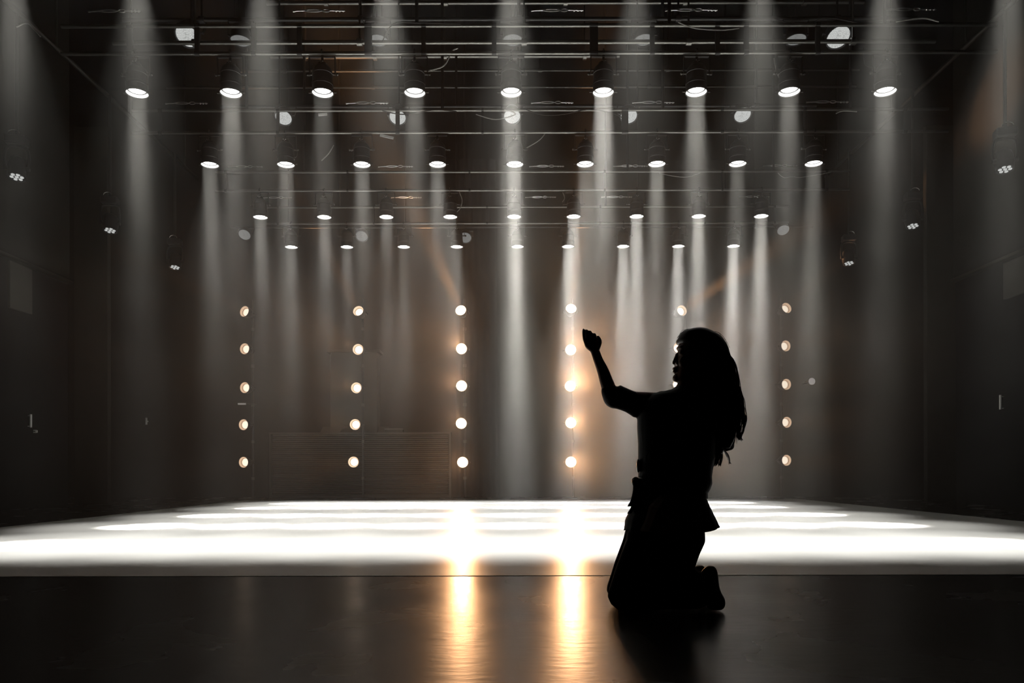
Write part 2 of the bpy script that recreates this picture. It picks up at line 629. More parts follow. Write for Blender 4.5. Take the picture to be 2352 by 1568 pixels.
build_truss(0, -5.2, 5.2)
build_truss(1, -5.0, 5.4)
build_truss(2, -5.2, 6.0)
build_truss(3, -4.9, 5.6)
build_truss(4, -4.6, 5.2)

# bar behind the nearest truss that carries the LED pars, and ceiling pipes higher up
PIPES = [(8.55, 5.56, -4.6, 4.9, 0.024, 'thin steel bar directly behind the nearest truss'),
         (10.9, 7.50, -3.6, 5.2, 0.030, 'highest steel ceiling pipe near the top of the picture'),
         (11.3, 7.50, -5.3, 5.8, 0.022, 'thin second ceiling pipe below the highest one'),
         (12.3, 7.50, -4.0, 1.8, 0.040, 'thick short ceiling pipe ending right of centre'),
         (12.75, 7.50, -5.0, 6.0, 0.020, 'thin ceiling pipe behind the thick short pipe'),
         (13.3, 7.50, -6.2, 6.2, 0.022, 'long dim ceiling pipe level with the nearest lenses')]
PIPES += [(10.67, 5.865, -4.2, 4.4, 0.0229, 'black bar carrying the round lamps behind the second truss'),
          (8.76, 5.955, -4.6, 4.8, 0.0229, 'black bar carrying the round lamps behind the nearest truss'),
          (14.74, 5.46, -5.6, 6.0, 0.0229, 'black bar carrying the dim round lamps at the back')]
for y, z, a, b, r, lab in PIPES:
    bm = bmesh.new()
    cyl(bm, (a, y, z), (b, y, z), r, n=12)
    for k in range(5):
        xx = a + (b - a) * (k + 0.5) / 5
        cyl(bm, (xx - 0.03, y, z), (xx + 0.03, y, z), r * 1.7, n=12)
        cyl(bm, (xx, y, z + r), (xx, y, 9.5), 0.012, n=6)
    tag(obj('ceiling_pipe', bm, M_BLACK if r == 0.0229 else M_STEEL if r > 0.023 else M_DSTEEL), lab, 'pipe', 'ceiling pipes')
for s, lab in ((-1, 'dim steel pipe running back along the left ceiling side'), (1, 'dim steel pipe running back along the right ceiling side')):
    bm = bmesh.new()
    cyl(bm, (s * 6.88, 8.0, 7.02), (s * 6.88, 16.2, 7.02), 0.035, n=12)
    for k in range(4):
        cyl(bm, (s * 6.88, 9 + 2.2 * k, 7.02), (s * 6.88, 9 + 2.2 * k, 9.5), 0.015, n=6)
    tag(obj('side_pipe', bm, M_DSTEEL), lab, 'pipe', 'side ceiling pipes')


# ================================================================== OVERHEAD STAGE LIGHTS
def make_downlight():
    """origin at the clamp under the truss chord; lens opening 0.44 m below"""
    t = bpy.data.objects.new('stage_light', None)
    C.objects.link(t)
    t.empty_display_size = 0.1
    D = 0.44
    # can: rounded lamp cap, cooling waist, barrel and open snoot (profile radius, z)
    bm = bmesh.new()
    lathe(bm, [(0.0005, -0.105), (0.040, -0.106), (0.052, -0.118), (0.055, -0.140), (0.075, -0.150), (0.098, -0.175), (0.108, -0.205), (0.110, -0.225),
               (0.115, -0.228), (0.115, -0.240), (0.110, -0.243), (0.112, -0.33), (0.118, -0.335), (0.118, -0.36), (0.114, -0.365), (0.116, -D + 0.02),
               (0.122, -D + 0.014), (0.122, -D), (0.115, -D), (0.112, -D + 0.06), (0.0005, -D + 0.066)], 32)
    obj('housing', bm, M_HOUS, t)
    bm = bmesh.new()
    lathe(bm, [(0.1135, -D + 0.002), (0.1105, -D + 0.036), (0.108, -D + 0.036), (0.1115, -D + 0.002)], 32)
    bmesh.ops.delete(bm, geom=[f for f in bm.faces if len(f.verts) > 4], context='FACES_ONLY')
    obj('snoot_lining', bm, M_LENS_RIM, t)
    bm = bmesh.new()
    lathe(bm, [(0.090, -D + 0.040), (0.086, -D + 0.034), (0.060, -D + 0.028), (0.0005, -D + 0.024)], 32)
    obj('lens', bm, M_LENS_W, t)
    bm = bmesh.new()
    lathe(bm, [(0.108, -D + 0.044), (0.108, -D + 0.036), (0.098, -D + 0.030), (0.088, -D + 0.032), (0.087, -D + 0.044)], 32)
    obj('retaining_ring', bm, M_RING, t)
    bm = bmesh.new()
    for k in range(24):
        a0, a1 = 2 * PI * k / 24, 2 * PI * (k + 1) / 24
        cyl(bm, (0.119 * math.cos(a0), 0.119 * math.sin(a0), -D - 0.004), (0.119 * math.cos(a1), 0.119 * math.sin(a1), -D - 0.004), 0.004, n=6)
    for sx in (-1, 1):
        box(bm, (sx * 0.137, 0, -D + 0.006), (0.035, 0.02, 0.016))
    obj('gel_frame', bm, M_DSTEEL, t)
    # yoke
    bm = bmesh.new()
    box(bm, (0, 0, -0.045), (0.29, 0.035, 0.010))
    for sx in (-1, 1):
        box(bm, (sx * 0.142, 0, -0.145), (0.008, 0.035, 0.21))
    obj('yoke', bm, M_BLACK, t, False, 0.002)
    for sx in (-1, 1):
        bm = bmesh.new()
        cyl(bm, (sx * 0.112, 0, -0.235), (sx * 0.165, 0, -0.235), 0.012, n=10)
        ball(bm, (sx * 0.165, 0, -0.235), 0.018, seg=10)
        obj('knob', bm, M_DSTEEL, t)
    # hook clamp around the chord (chord centre at z = 0)
    bm = bmesh.new()
    for k in range(10):
        a0, a1 = PI * (-0.35 + 1.5 * k / 10), PI * (-0.35 + 1.5 * (k + 1) / 10)
        cyl(bm, (0, 0.036 * math.cos(a0), 0.036 * math.sin(a0)), (0, 0.036 * math.cos(a1), 0.036 * math.sin(a1)), 0.010, n=8)
    cyl(bm, (0, 0, -0.030), (0, 0, -0.085), 0.014, n=10)
    obj('clamp', bm, M_BLACK, t)
    bm = bmesh.new()
    ball(bm, (0.016, -0.05, -0.115), 0.008, seg=8)
    ball(bm, (-0.014, -0.052, -0.110), 0.007, seg=8)
    ball(bm, (0.0, -0.052, -0.125), 0.006, seg=8)
    obj('screws', bm, M_CHROME, t)
    return t


proto = make_downlight()
ROWX = {0: [29, 315, 602, 889, 1176, 1463, 1750, 2037, 2323], 1: [315, 531, 742, 954, 1176, 1388, 1602, 1816, 2037],
        2: [482, 657, 832, 1006, 1184, 1346, 1511, 1697, 1872], 3: [598, 745, 888, 1035, 1182, 1319, 1464, 1607, 1751],
        4: [669, 797, 928, 1050, 1190, 1306, 1433, 1560, 1687]}
GAIN = {0: [0.45, 0.28, 0.38, 0.25, 0.35, 0.12, 0.20, 0.33, 0.55], 1: [0.95, 0.9, 0.6, 0.6, 1.9, 2.6, 1.2, 0.7, 0.7],
        2: [1.2, 1.2, 1.0, 1.1, 2.0, 1.3, 1.3, 1.0, 1.2], 3: [1.1, 1.0, 1.0, 1.1, 1.6, 2.0, 1.5, 1.0, 1.4],
        4: [0.8, 0.8, 0.8, 0.9, 1.2, 1.3, 1.2, 1.2, 1.3]}
BEAM = []
for i in range(5):
    for k, px in enumerate(ROWX[i]):
        t = proto if not BEAM else copy_tree(proto)
        x = (px - CX) * ROWY[i] / F
        t.location = (x, ROWY[i], ZA - 0.0)
        lean = math.radians(1.2 + 0.0) * x / 4.0
        t.rotation_euler = (0.0, lean, 0)
        tag(t, '%s lit black stage light from the left in the %s' % (ORD[k], ROWN[i]), 'stage light', 'overhead stage lights, ' + ROWN[i])
        BEAM.append((t, GAIN[i][k]))
for t, g in BEAM:
    beam_light('lamp_beam', DOWN_POWER * (1.4 if abs(t.location.y - ROWY[0]) < 0.1 else 1.0), (1.0, 0.98, 0.93), 17.5, 3.4, 1.0, 0.095, t, (0, 0, -0.43), (0, 0, 0), field=1.0)
    core_beam(CORE_POWER * g, t, (0, 0, -0.445))


# ================================================================== LED PARS BEHIND THE TRUSSES
def make_par(face):
    """origin at the pivot; face looks along -Y and down"""
    t = bpy.data.objects.new('led_par_light', None)
    C.objects.link(t)
    bm = bmesh.new()
    lathe(bm, [(0.0005, 0.16), (0.07, 0.155), (0.10, 0.12), (0.118, 0.06), (0.120, 0.0), (0.126, -0.004), (0.126, -0.02), (0.116, -0.02), (0.112, -0.004), (0.0005, -0.003)], 28)
    obj('housing', bm, M_HOUS, t)
    bm = bmesh.new()
    lathe(bm, [(0.0005, -0.008), (0.111, -0.010), (0.113, -0.004), (0.0005, -0.004)], 28)
    obj('lens', bm, face, t)
    bm = bmesh.new()
    for sx in (-1, 1):
        cyl(bm, (sx * 0.118, 0, 0.05), (sx * 0.15, 0, 0.05), 0.012, n=8)
        box(bm, (sx * 0.15, 0, 0.13), (0.006, 0.03, 0.18))
    box(bm, (0, 0, 0.22), (0.306, 0.03, 0.006))
    obj('yoke', bm, M_BLACK, t, False)
    return t


pars = [(653, 268, 10.55, 'leftmost'), (915, 268, 10.55, 'second'), (1178, 266, 10.55, 'middle'), (1446, 266, 10.55, 'fourth'), (1707, 264, 10.55, 'rightmost')]
pp = make_par(M_LED)
first = True
PAR_TILT = math.radians(-32)
for px, py, y, nm in pars:
    t = pp if first else copy_tree(pp)
    first = False
    t.location = P(px, py, y)
    t.rotation_euler = (PAR_TILT, 0, 0)
    tag(t, '%s round pale-faced lamp in the line behind the second truss' % nm, 'stage light', 'round pale-faced lamps behind the trusses')
for px, py, lab in ((433, 80, 'large pale-faced lamp at upper left behind the nearest truss'), (1927, 86, 'large pale-faced lamp at upper right behind the nearest truss')):
    t = copy_tree(pp)
    t.location = P(px, py, 8.75)
    t.rotation_euler = (PAR_TILT, 0, 0)
    t.scale = (1.15, 1.15, 1.15)
    tag(t, lab, 'stage light', 'round pale-faced lamps behind the trusses')
for k, px in enumerate((555, 870, 1180, 1482, 1830)):
    t = copy_tree(pp)
    for ch in t.children:
        if ch.name.startswith('lens'):
            ch.data = ch.data.copy()
            ch.data.materials[0] = M_LED2  # faint glow painted on the unlit face for light it catches
    t.location = P(px, 90, 8.75)
    t.rotation_euler = (math.radians(-3), 0, 0)
    tag(t, '%s unlit round lamp from the left behind the nearest truss' % ORD[k], 'stage light', 'unlit round lamps behind the nearest truss')


# ================================================================== TURNBUCKLES AND CABLES ON THE TRUSSES
def make_turnbuckle():
    t = bpy.data.objects.new('turnbuckle', None)
    C.objects.link(t)
    bm = bmesh.new()
    tube(bm, [(-0.29, 0, 0), (-0.12, 0, 0.004)], 0.008, 8)
    for q in (-0.27, -0.23, -0.19):
        cyl(bm, (q - 0.006, 0, 0), (q + 0.006, 0, 0), 0.014, n=8)
    obj('threaded_rod', bm, M_CHROME, t)
    bm = bmesh.new()
    n = 12
    tube(bm, [(-0.08 + 0.040 * math.cos(2 * PI * k / n), 0, 0.004 + 0.016 * math.sin(2 * PI * k / n)) for k in range(n + 1)], 0.006, 6)
    obj('eye', bm, M_CHROME, t)
    bm = bmesh.new()
    for sz in (-1, 1):
        tube(bm, spline([(-0.035, 0, 0.004), (0.02, 0, 0.004 + sz * 0.011), (0.11, 0, 0.004 + sz * 0.011), (0.17, 0, 0.004)], 4), 0.007, 6)
    tube(bm, [(0.16, 0, 0.004), (0.25, 0, 0.0), (0.29, 0, -0.004)], [0.010, 0.008, 0.012], 8)
    obj('buckle_body', bm, M_CHROME, t)
    return t


tb = make_turnbuckle()
first = True
TBX = {1: (265, 735, 1282, 1590, 2092), 2: (430, 845, 1270, 1502, 1902), 3: (565, 910, 1257, 1450, 1793), 4: (637, 935, 1243, 1418, 1734)}
TBY = {1: 24, 2: 236, 3: 382, 4: 453}
for i in (1, 2, 3, 4):
    for k, px in enumerate(TBX[i]):
        t = tb if first else copy_tree(tb)
        first = False
        t.location = P(px, TBY[i], ROWY[i])
        if random.random() < 0.5:
            t.rotation_euler = (0, 0, PI)
        tag(t, '%s shiny turnbuckle from the left above the %s truss' % (ORD[k], {1: 'nearest', 2: 'second', 3: 'third', 4: 'rearmost'}[i]), 'turnbuckle', 'turnbuckles above the trusses')

CABLES = [  # photo points, depth, radius, material, label
    ([(880, 95), (905, 55), (960, 52), (1060, 55)], 8.15, 0.006, M_CABLE, 'thin dark cable sagging under the nearest truss left of centre'),
    ([(988, 162), (1022, 150), (1040, 118), (1054, 110)], 8.3, 0.008, M_PCABLE, 'pale cable end curling beside the fourth near light'),
    ([(1095, 262), (1140, 274), (1186, 262), (1160, 252)], 10.1, 0.007, M_PCABLE, 'pale cable looped over the middle round lamp'),
    ([(1210, 252), (1250, 264), (1300, 262), (1350, 252), (1400, 258), (1430, 270)], 10.1, 0.007, M_CABLE, 'dark cable sagging under the second truss right of centre'),
    ([(880, 254), (930, 262), (1000, 252), (1050, 256)], 10.1, 0.007, M_CABLE, 'dark cable sagging under the second truss left of centre'),
    ([(1210, 340), (1240, 322), (1256, 303)], 10.2, 0.007, M_PCABLE, 'short pale cable hanging below the second truss at centre'),
    ([(740, 368), (756, 352), (768, 332)], 10.2, 0.007, M_PCABLE, 'short pale cable curl left of the third second-row light'),
    ([(1515, 398), (1548, 405), (1580, 407), (1610, 398)], 12.2, 0.006, M_PCABLE, 'thin pale cable sagging under the third truss, right side'),
    ([(1788, 398), (1802, 409), (1822, 407), (1845, 408), (1910, 397)], 12.2, 0.006, M_PCABLE, 'thin pale cable under the right end of third truss'),
    ([(1056, 440), (1063, 460), (1058, 478), (1050, 487)], 12.25, 0.007, M_PCABLE, 'pale cable drop right of the fourth third-row light'),
    ([(1294, 442), (1298, 455), (1293, 464)], 12.2, 0.006, M_PCABLE, 'tiny pale cable hook left of the sixth third-row light'),
    ([(1560, 52), (1600, 66), (1660, 70), (1700, 66)], 8.15, 0.006, M_PCABLE, 'thin pale cable sagging inside the nearest truss, right side'),
    ([(1780, 45), (1850, 60), (1900, 42), (1990, 58)], 8.3, 0.006, M_CABLE, 'dark cable zigzagging at the upper right truss end'),
    ([(2060, 52), (2120, 44), (2158, 52)], 8.3, 0.007, M_PCABLE, 'pale cable at the far upper right'),
    ([(1985, 112), (1990, 150), (2020, 156), (2060, 140)], 8.3, 0.006, M_CABLE, 'dark cable loop beside the ninth near light'),
    ([(1780, 135), (1784, 158), (1795, 188)], 8.3, 0.006, M_PCABLE, 'pale cable hanging left of the eighth near light'),
    ([(1922, 262), (1940, 256), (1970, 258)], 10.15, 0.007, M_PCABLE, 'pale cable arc at right end of second truss'),
    ([(648, 352), (680, 360), (684, 340)], 10.2, 0.006, M_CABLE, 'dark cable beside the second second-row light'),
    ([(40, 60), (66, 52), (95, 82)], 8.3, 0.007, M_PCABLE, 'pale cable at the far upper left'),
]
for pts, y, r, m, lab in CABLES:
    bm = bmesh.new()
    tube(bm, spline([tuple(P(a, b, y)) for a, b in pts], 6), r, 6)
    tag(obj('cable', bm, m), lab, 'cable', 'cables on the trusses')
# small bright tags / tape ends hanging on the second truss
for px, py, y, L, a, lab in ((890, 313, 10.1, 0.19, -0.22, 'bright white tag strip hanging under the second truss'),
                             (743, 262, 10.1, 0.12, 0.08, 'short pale tape strip inside the second truss, left side'),
                             (1424, 62, 8.2, 0.0, 0, None)):
    if lab is None:
        continue
    bm = bmesh.new()
    box(bm, (0, 0, 0), (L, 0.01, 0.032), Euler((0, -a, 0)))
    o = obj('tag_strip', bm, mat('white_tape', (0.85, 0.85, 0.82), 0.5, noise=0.03), None, False)
    o.location = P(px, py, y)
    tag(o, lab, 'tape', 'tape strips on the second truss')


# ================================================================== MOVING HEADS AT THE SIDES
def make_head():
    """moving head hung from a drop pipe; face centre at the origin"""
    t = bpy.data.objects.new('moving_head_light', None)
    C.objects.link(t)
    bm = bmesh.new()
    lathe(bm, [(0.0005, 0.30), (0.06, 0.295), (0.10, 0.26), (0.118, 0.18), (0.122, 0.08), (0.112, 0.01), (0.116, 0.0), (0.116, -0.01), (0.10, -0.01), (0.098, 0.004), (0.0005, 0.006)], 24)
    obj('head', bm, M_HOUS, t)
    for q in range(7):
        bm = bmesh.new()
        a = 2 * PI * q / 6
        c = (0, 0, -0.002) if q == 6 else (0.062 * math.cos(a), 0.062 * math.sin(a), -0.002)
        ball(bm, c, 0.026, (1, 1, 0.4), 10)
        obj('led_lens', bm, M_LED, t)
    bm = bmesh.new()
    for sx in (-1, 1):
        tube(bm, spline([(sx * 0.135, 0, 0.10), (sx * 0.15, 0, 0.25), (sx * 0.12, 0, 0.40), (0, 0, 0.43)], 5), 0.022, 8)
        cyl(bm, (sx * 0.112, 0, 0.12), (sx * 0.16, 0, 0.12), 0.03, n=12)
    obj('arm', bm, M_HOUS, t)
    bm = bmesh.new()
    box(bm, (0, 0, 0.50), (0.26, 0.20, 0.12))
    obj('base', bm, M_HOUS, t, False, 0.02)
    bm = bmesh.new()
    for k in range(8):
        a0, a1 = PI * k / 8, PI * (k + 1) / 8
        cyl(bm, (0.07 * math.cos(a0), -0.11, 0.56 + 0.05 * math.sin(a0)), (0.07 * math.cos(a1), -0.11, 0.56 + 0.05 * math.sin(a1)), 0.006, n=6)
    obj('handle', bm, M_CHROME, t)
    bm = bmesh.new()
    cyl(bm, (0, 0, 0.56), (0, 0, 2.3), 0.022, n=10)
    obj('drop_pipe', bm, M_BLACK, t)
    return t


mh = make_head()
first = True
HEADS = [(40, 404, 10.3, -8, 'nearest hanging moving light at the far left edge'), (254, 527, 12.6, -6, 'middle of the three hanging moving lights at left'),
         (403, 612, 14.9, -4, 'farthest of the three hanging moving lights at left'),
         (2310, 391, 10.3, 8, 'nearest hanging moving light at the far right edge'), (2098, 521, 12.6, 6, 'middle of the three hanging moving lights at right'),
         (1951, 606, 14.9, 4, 'farthest of the three hanging moving lights at right')]
for px, py, y, yaw, lab in HEADS:
    t = mh if first else copy_tree(mh)
    first = False
    t.location = P(px, py, y)
    t.rotation_euler = (0, 0, math.radians(-yaw * 2))
    for ch in t.children:
        if ch.name.startswith('head') or ch.name.startswith('led_lens'):
            ch.rotation_euler = (math.radians(-14), 0, 0)
    tag(t, lab, 'stage light', 'moving lights hanging at the sides')
for k, (px, py, y) in enumerate(((563, 537, 14.6), (832, 541, 14.6), (1070, 545, 14.6), (1800, 529, 14.6))):
    t = copy_tree(pp)
    for ch in t.children:
        if ch.name.startswith('lens'):
            ch.data = ch.data.copy()
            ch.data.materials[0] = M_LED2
    t.location = P(px, py, y)
    t.rotation_euler = (math.radians(-40), 0, 0)
    tag(t, '%s dim round lamp from the left among the rearmost row' % ORD[k], 'stage light', 'dim round lamps behind the rearmost row')

# ================================================================== WARM LAMPS ON STANDS
COLS = [  # pole x, lamp pixel points, yaw (deg, + to the right), brightness
    (581, [(565, 715), (565, 800), (565, 889), (562, 974), (562, 1060)], -17, 1.0, 'leftmost stand'),
    (834, [(825, 715), (824, 802), (820, 890), (817, 974), (813, 1060)], -6, 1.6, 'second stand from left'),
    (1068, [(1060, 714), (1061, 801), (1061, 886), (1060, 972), (1063, 1061)], -3, 3.0, 'third stand from left'),
    (1316, [(1312, 711), (1311, 804), (1310, 887), (1311, 971), (1311, 1061)], 1, 3.4, 'fourth stand, left of the kneeling person'),
    (1576, [(1565, 715), (1558, 800), (1556, 884), (1560, 971), (1560, 1061)], 8, 1.6, 'stand behind the kneeling person'),
    (1795, [(1805, 710), (1803, 796), (1804, 884), (1805, 971), (1804, 1058)], 17, 1.0, 'rightmost stand')]
CY = 15.85
LVL = ['top', 'second highest', 'middle', 'second lowest', 'lowest']
# brighter where the lamp looks straight at the camera
BRI = [[34.0, 0.5, 0.5, 0.5, 0.5], [20.0, 1.8, 1.6, 1.6, 1.8], [36.0, 1.7, 1.3, 1.0, 2.2], [26.0, 1.1, 2.4, 1.4, 1.5], [30, 1, 1, 1, 1], [14.0, 0.6, 0.6, 0.7, 0.7]]
TOPAIM = [(-62, 22), (-30, 48), (-28, 44), (8, 60), (52, 26), (48, 36)]     # yaw, pitch up


def make_can(kind):
    """short par can; origin at centre of the lens, looking along -Y"""
    t = bpy.data.objects.new('warm_lamp', None)
    C.objects.link(t)

    def lat(prof, n=28):
        b = bmesh.new()
        lathe(b, prof, n)
        b.transform(Matrix.Rotation(math.radians(-90), 4, 'X'))   # z -> +y
        return b
    obj('housing', lat([(0.0005, 0.24), (0.05, 0.235), (0.06, 0.18), (0.095, 0.12), (0.118, 0.05), (0.122, -0.025), (0.128, -0.03), (0.128, -0.045),
                        (0.118, -0.045), (0.116, 0.0), (0.100, 0.05), (0.0005, 0.09)]), M_HOUS, t)
    r = lat([(0.1135, -0.040), (0.110, 0.005), (0.096, 0.030), (0.074, 0.045), (0.070, 0.046), (0.098, 0.036), (0.1125, 0.006)])
    bmesh.ops.delete(r, geom=[f for f in r.faces if len(f.verts) > 4], context='FACES_ONLY')
    obj('reflector', r, M_WARMR[kind], t)
    obj('bulb_glass', lat([(0.0005, 0.000), (0.045, 0.004), (0.072, 0.016), (0.080, 0.030), (0.0005, 0.04)]), M_WARM[kind], t)
    rg = lat([(0.088, 0.006), (0.092, 0.004), (0.092, 0.010), (0.088, 0.010)])
    bmesh.ops.delete(rg, geom=[f for f in rg.faces if len(f.verts) > 4], context='FACES_ONLY')
    obj('lens_ring', rg, M_BLACK, t)
    bm = bmesh.new()
    for sx in (-1, 1):
        cyl(bm, (sx * 0.118, 0.03, 0), (sx * 0.150, 0.03, 0), 0.012, n=8)
        box(bm, (sx * 0.150, 0.07, 0), (0.006, 0.12, 0.028))
    box(bm, (0, 0.13, 0), (0.306, 0.006, 0.028))
    obj('yoke', bm, M_BLACK, t, False)
    bm = bmesh.new()
    cyl(bm, (0, 0.13, 0), (0, 0.26, 0), 0.015, n=8)
    obj('clamp', bm, M_BLACK, t)
    return t


cans = {}
for ci, (px, lamps, yaw, bri, nm) in enumerate(COLS):
    p = P(px, HY, CY + 0.28)
    t = thing('light_stand', (p.x, p.y, 0), 'tall black lamp pole, the ' + nm, 'light stand', 'upright light stands in front of the backdrop')
    bm = bmesh.new()
    cyl(bm, (0, 0, 0.0), (0, 0, 4.35), 0.024, n=12)
    obj('pole', bm, M_BLACK, t)
    bm = bmesh.new()
    box(bm, (0, 0, 0.012), (0.5, 0.4, 0.024))
    obj('base_plate', bm, M_BLACK, t, False, 0.004)
    bm = bmesh.new()
    for zz in (0.45, 1.25, 2.05, 2.9, 3.7):
        cyl(bm, (0, 0, zz - 0.03), (0, 0, zz + 0.03), 0.036, n=12)
    obj('collars', bm, M_DSTEEL, t)
    for li, (lx, ly) in enumerate(lamps):
        kd = (0, 1, 2, 2, 1, 0)[ci]
        c = copy_tree(cans[kd]) if kd in cans else make_can(kd)
        cans.setdefault(kd, c)
        c.location = P(lx, ly, CY)
        if li == 0:
            ya, pi_ = TOPAIM[ci]
            shown = (max(-35, min(35, ya * 0.35)), pi_ * 0.35)
        else:
            ya, pi_ = yaw, -2
            shown = (ya, 0)
        c.rotation_euler = (math.radians(-shown[1]), 0, math.radians(shown[0]))
        tag(c, '%s glowing warm lamp on the %s' % (LVL[li], nm), 'lamp', 'warm lamps on the light stands')
        e = Euler((math.radians(-90 - pi_), 0, math.radians(ya)))
        # the beam leaves the lens along its own aim
        L = beam_light('lamp_beam', WARM_POWER * bri * BRI[ci][li], (1.0, 0.50, 0.22), 10.0 if li == 0 else 19.0, 7.0 if li == 0 else 12.0, 6.0 if li == 0 else 3.5, 0.10, None,
                       c.location + Vector((0, -0.07, 0)), e, field=0.5)
        L.parent = c
        L.matrix_parent_inverse = (Matrix.Translation(c.location) @ c.rotation_euler.to_matrix().to_4x4()).inverted()

# a small unlit lamp right of the rightmost stand
t = copy_tree(pp)
for ch in t.children:
    if ch.name.startswith('lens'):
        ch.data = ch.data.copy()
        ch.data.materials[0] = emis('grey_face_glow', (0.9, 0.85, 0.8), 0.30)  # emission stands in for light falling on the unlit face
t.location = P(1865, 877, 16.2)
t.rotation_euler = (math.radians(-90), 0, 0)
t.scale = (0.66, 0.66, 0.66)
bm = bmesh.new()
cyl(bm, (0, 0, 0.15), (0, 0, 0.76), 0.02, n=8)
obj('bracket', bm, M_BLACK, t)
tag(t, 'small dull grey round lamp right of the rightmost stand', 'lamp')

# ================================================================== HAZE
bm = bmesh.new()
box(bm, (0, 10.2, 4.72), (16.0, 12.6, 9.4))
m = bpy.data.materials.new('stage_haze')
m.use_nodes = True
nt = m.node_tree
nt.nodes.clear()
vs = nt.nodes.new('ShaderNodeVolumeScatter')
vs.inputs['Color'].default_value = (1, 0.985, 0.93, 1)
vs.inputs['Anisotropy'].default_value = 0.6
vs.inputs['Density'].default_value = HAZE
out = nt.nodes.new('ShaderNodeOutputMaterial')
nt.links.new(vs.outputs[0], out.inputs['Volume'])
HAZE_NOISE = True
if HAZE_NOISE:
    tc = nt.nodes.new('ShaderNodeTexCoord')
    no = nt.nodes.new('ShaderNodeTexNoise')
    no.inputs['Scale'].default_value = 0.60
    no.inputs['Detail'].default_value = 2
    nt.links.new(tc.outputs['Object'], no.inputs['Vector'])
    mr = nt.nodes.new('ShaderNodeMapRange')
    mr.inputs['From Min'].default_value = 0.35
    mr.inputs['From Max'].default_value = 0.68
    mr.inputs['To Min'].default_value = 0.20
    mr.inputs['To Max'].default_value = 2.0
    nt.links.new(no.outputs['Fac'], mr.inputs['Value'])
    # the smoke machine's bank of thicker haze hangs low at the back right
    mp = nt.nodes.new('ShaderNodeMapping')
    mp.vector_type = 'TEXTURE'
    mp.inputs['Location'].default_value = (3.0, 13.8, 2.2)
    mp.inputs['Scale'].default_value = (4.5, 3.5, 4.0)
    gr = nt.nodes.new('ShaderNodeTexGradient')
    gr.gradient_type = 'SPHERICAL'
    nt.links.new(tc.outputs['Object'], mp.inputs['Vector'])
    nt.links.new(mp.outputs['Vector'], gr.inputs['Vector'])
    sx = nt.nodes.new('ShaderNodeSeparateXYZ')
    nt.links.new(tc.outputs['Object'], sx.inputs[0])
    hz_ = nt.nodes.new('ShaderNodeMapRange')
    hz_.interpolation_type = 'SMOOTHSTEP'
    hz_.inputs['From Min'].default_value = 0.6
    hz_.inputs['From Max'].default_value = 3.6
    hz_.inputs['To Min'].default_value = 0.30
    hz_.inputs['To Max'].default_value = 1.0
    nt.links.new(sx.outputs['Z'], hz_.inputs['Value'])
    mh_ = nt.nodes.new('ShaderNodeMath')
    mh_.operation = 'MULTIPLY'
    nt.links.new(mr.outputs[0], mh_.inputs[0])
    nt.links.new(hz_.outputs[0], mh_.inputs[1])
    ma = nt.nodes.new('ShaderNodeMath')
    ma.operation = 'MULTIPLY_ADD'
    ma.inputs[1].default_value = BANK
    nt.links.new(gr.outputs['Fac'], ma.inputs[0])
    # it thins out towards the side walls
    ax = nt.nodes.new('ShaderNodeMath')
    ax.operation = 'ABSOLUTE'
    nt.links.new(sx.outputs['X'], ax.inputs[0])
    sd = nt.nodes.new('ShaderNodeMapRange')
    sd.interpolation_type = 'SMOOTHSTEP'
    sd.inputs['From Min'].default_value = 4.6
    sd.inputs['From Max'].default_value = 7.4
    sd.inputs['To Min'].default_value = 1.0
    sd.inputs['To Max'].default_value = 0.2
    nt.links.new(ax.outputs[0], sd.inputs['Value'])
    m3 = nt.nodes.new('ShaderNodeMath')
    m3.operation = 'MULTIPLY'
    nt.links.new(mh_.outputs[0], m3.inputs[0])
    nt.links.new(sd.outputs[0], m3.inputs[1])
    nt.links.new(m3.outputs[0], ma.inputs[2])
    mu = nt.nodes.new('ShaderNodeMath')
    mu.operation = 'MULTIPLY'
    mu.inputs[1].default_value = HAZE
    nt.links.new(ma.outputs[0], mu.inputs[0])
    nt.links.new(mu.outputs[0], vs.inputs['Density'])
hz = obj('stage_haze', bm, m, None, False)
tag(hz, 'thin drifting smoke haze filling the stage and showing the beams', 'haze', kind='stuff')

# ================================================================== KNEELING PERSON
PY = 3.32


def Q(px, py, dy=0.0):
    v = P(px, py, PY)
    return Vector((v.x, PY + dy, v.z))


def px_rings(rows):
    """rows: (row, left px, right px, half depth, depth offset)"""
    out = []
    for py, l, r, hd, dy in rows:
        c = Q((l + r) / 2, py, dy)
        out.append((c, Vector(((r - l) / 2 * PY / F, 0, 0)), Vector((0, hd, 0))))
    return out


def limb(bm, pts, n=18, sub=5):
    """pts: (Vector, radius); smooth tapered round limb with round ends"""
    s = spline([(p.x, p.y, p.z, r) for p, r in pts], sub)
    P0 = [Vector(q[:3]) for q in s]
    R0 = [q[3] for q in s]
    t0 = (P0[0] - P0[1]).normalized()
    t1 = (P0[-1] - P0[-2]).normalized()
    pre = [(P0[0] + t0 * R0[0] * 0.9, R0[0] * 0.3), (P0[0] + t0 * R0[0] * 0.6, R0[0] * 0.78)]
    post = [(P0[-1] + t1 * R0[-1] * 0.6, R0[-1] * 0.78), (P0[-1] + t1 * R0[-1] * 0.9, R0[-1] * 0.3)]
    allp = pre + list(zip(P0, R0)) + post
    tube(bm, [a for a, b in allp], [b for a, b in allp], n)


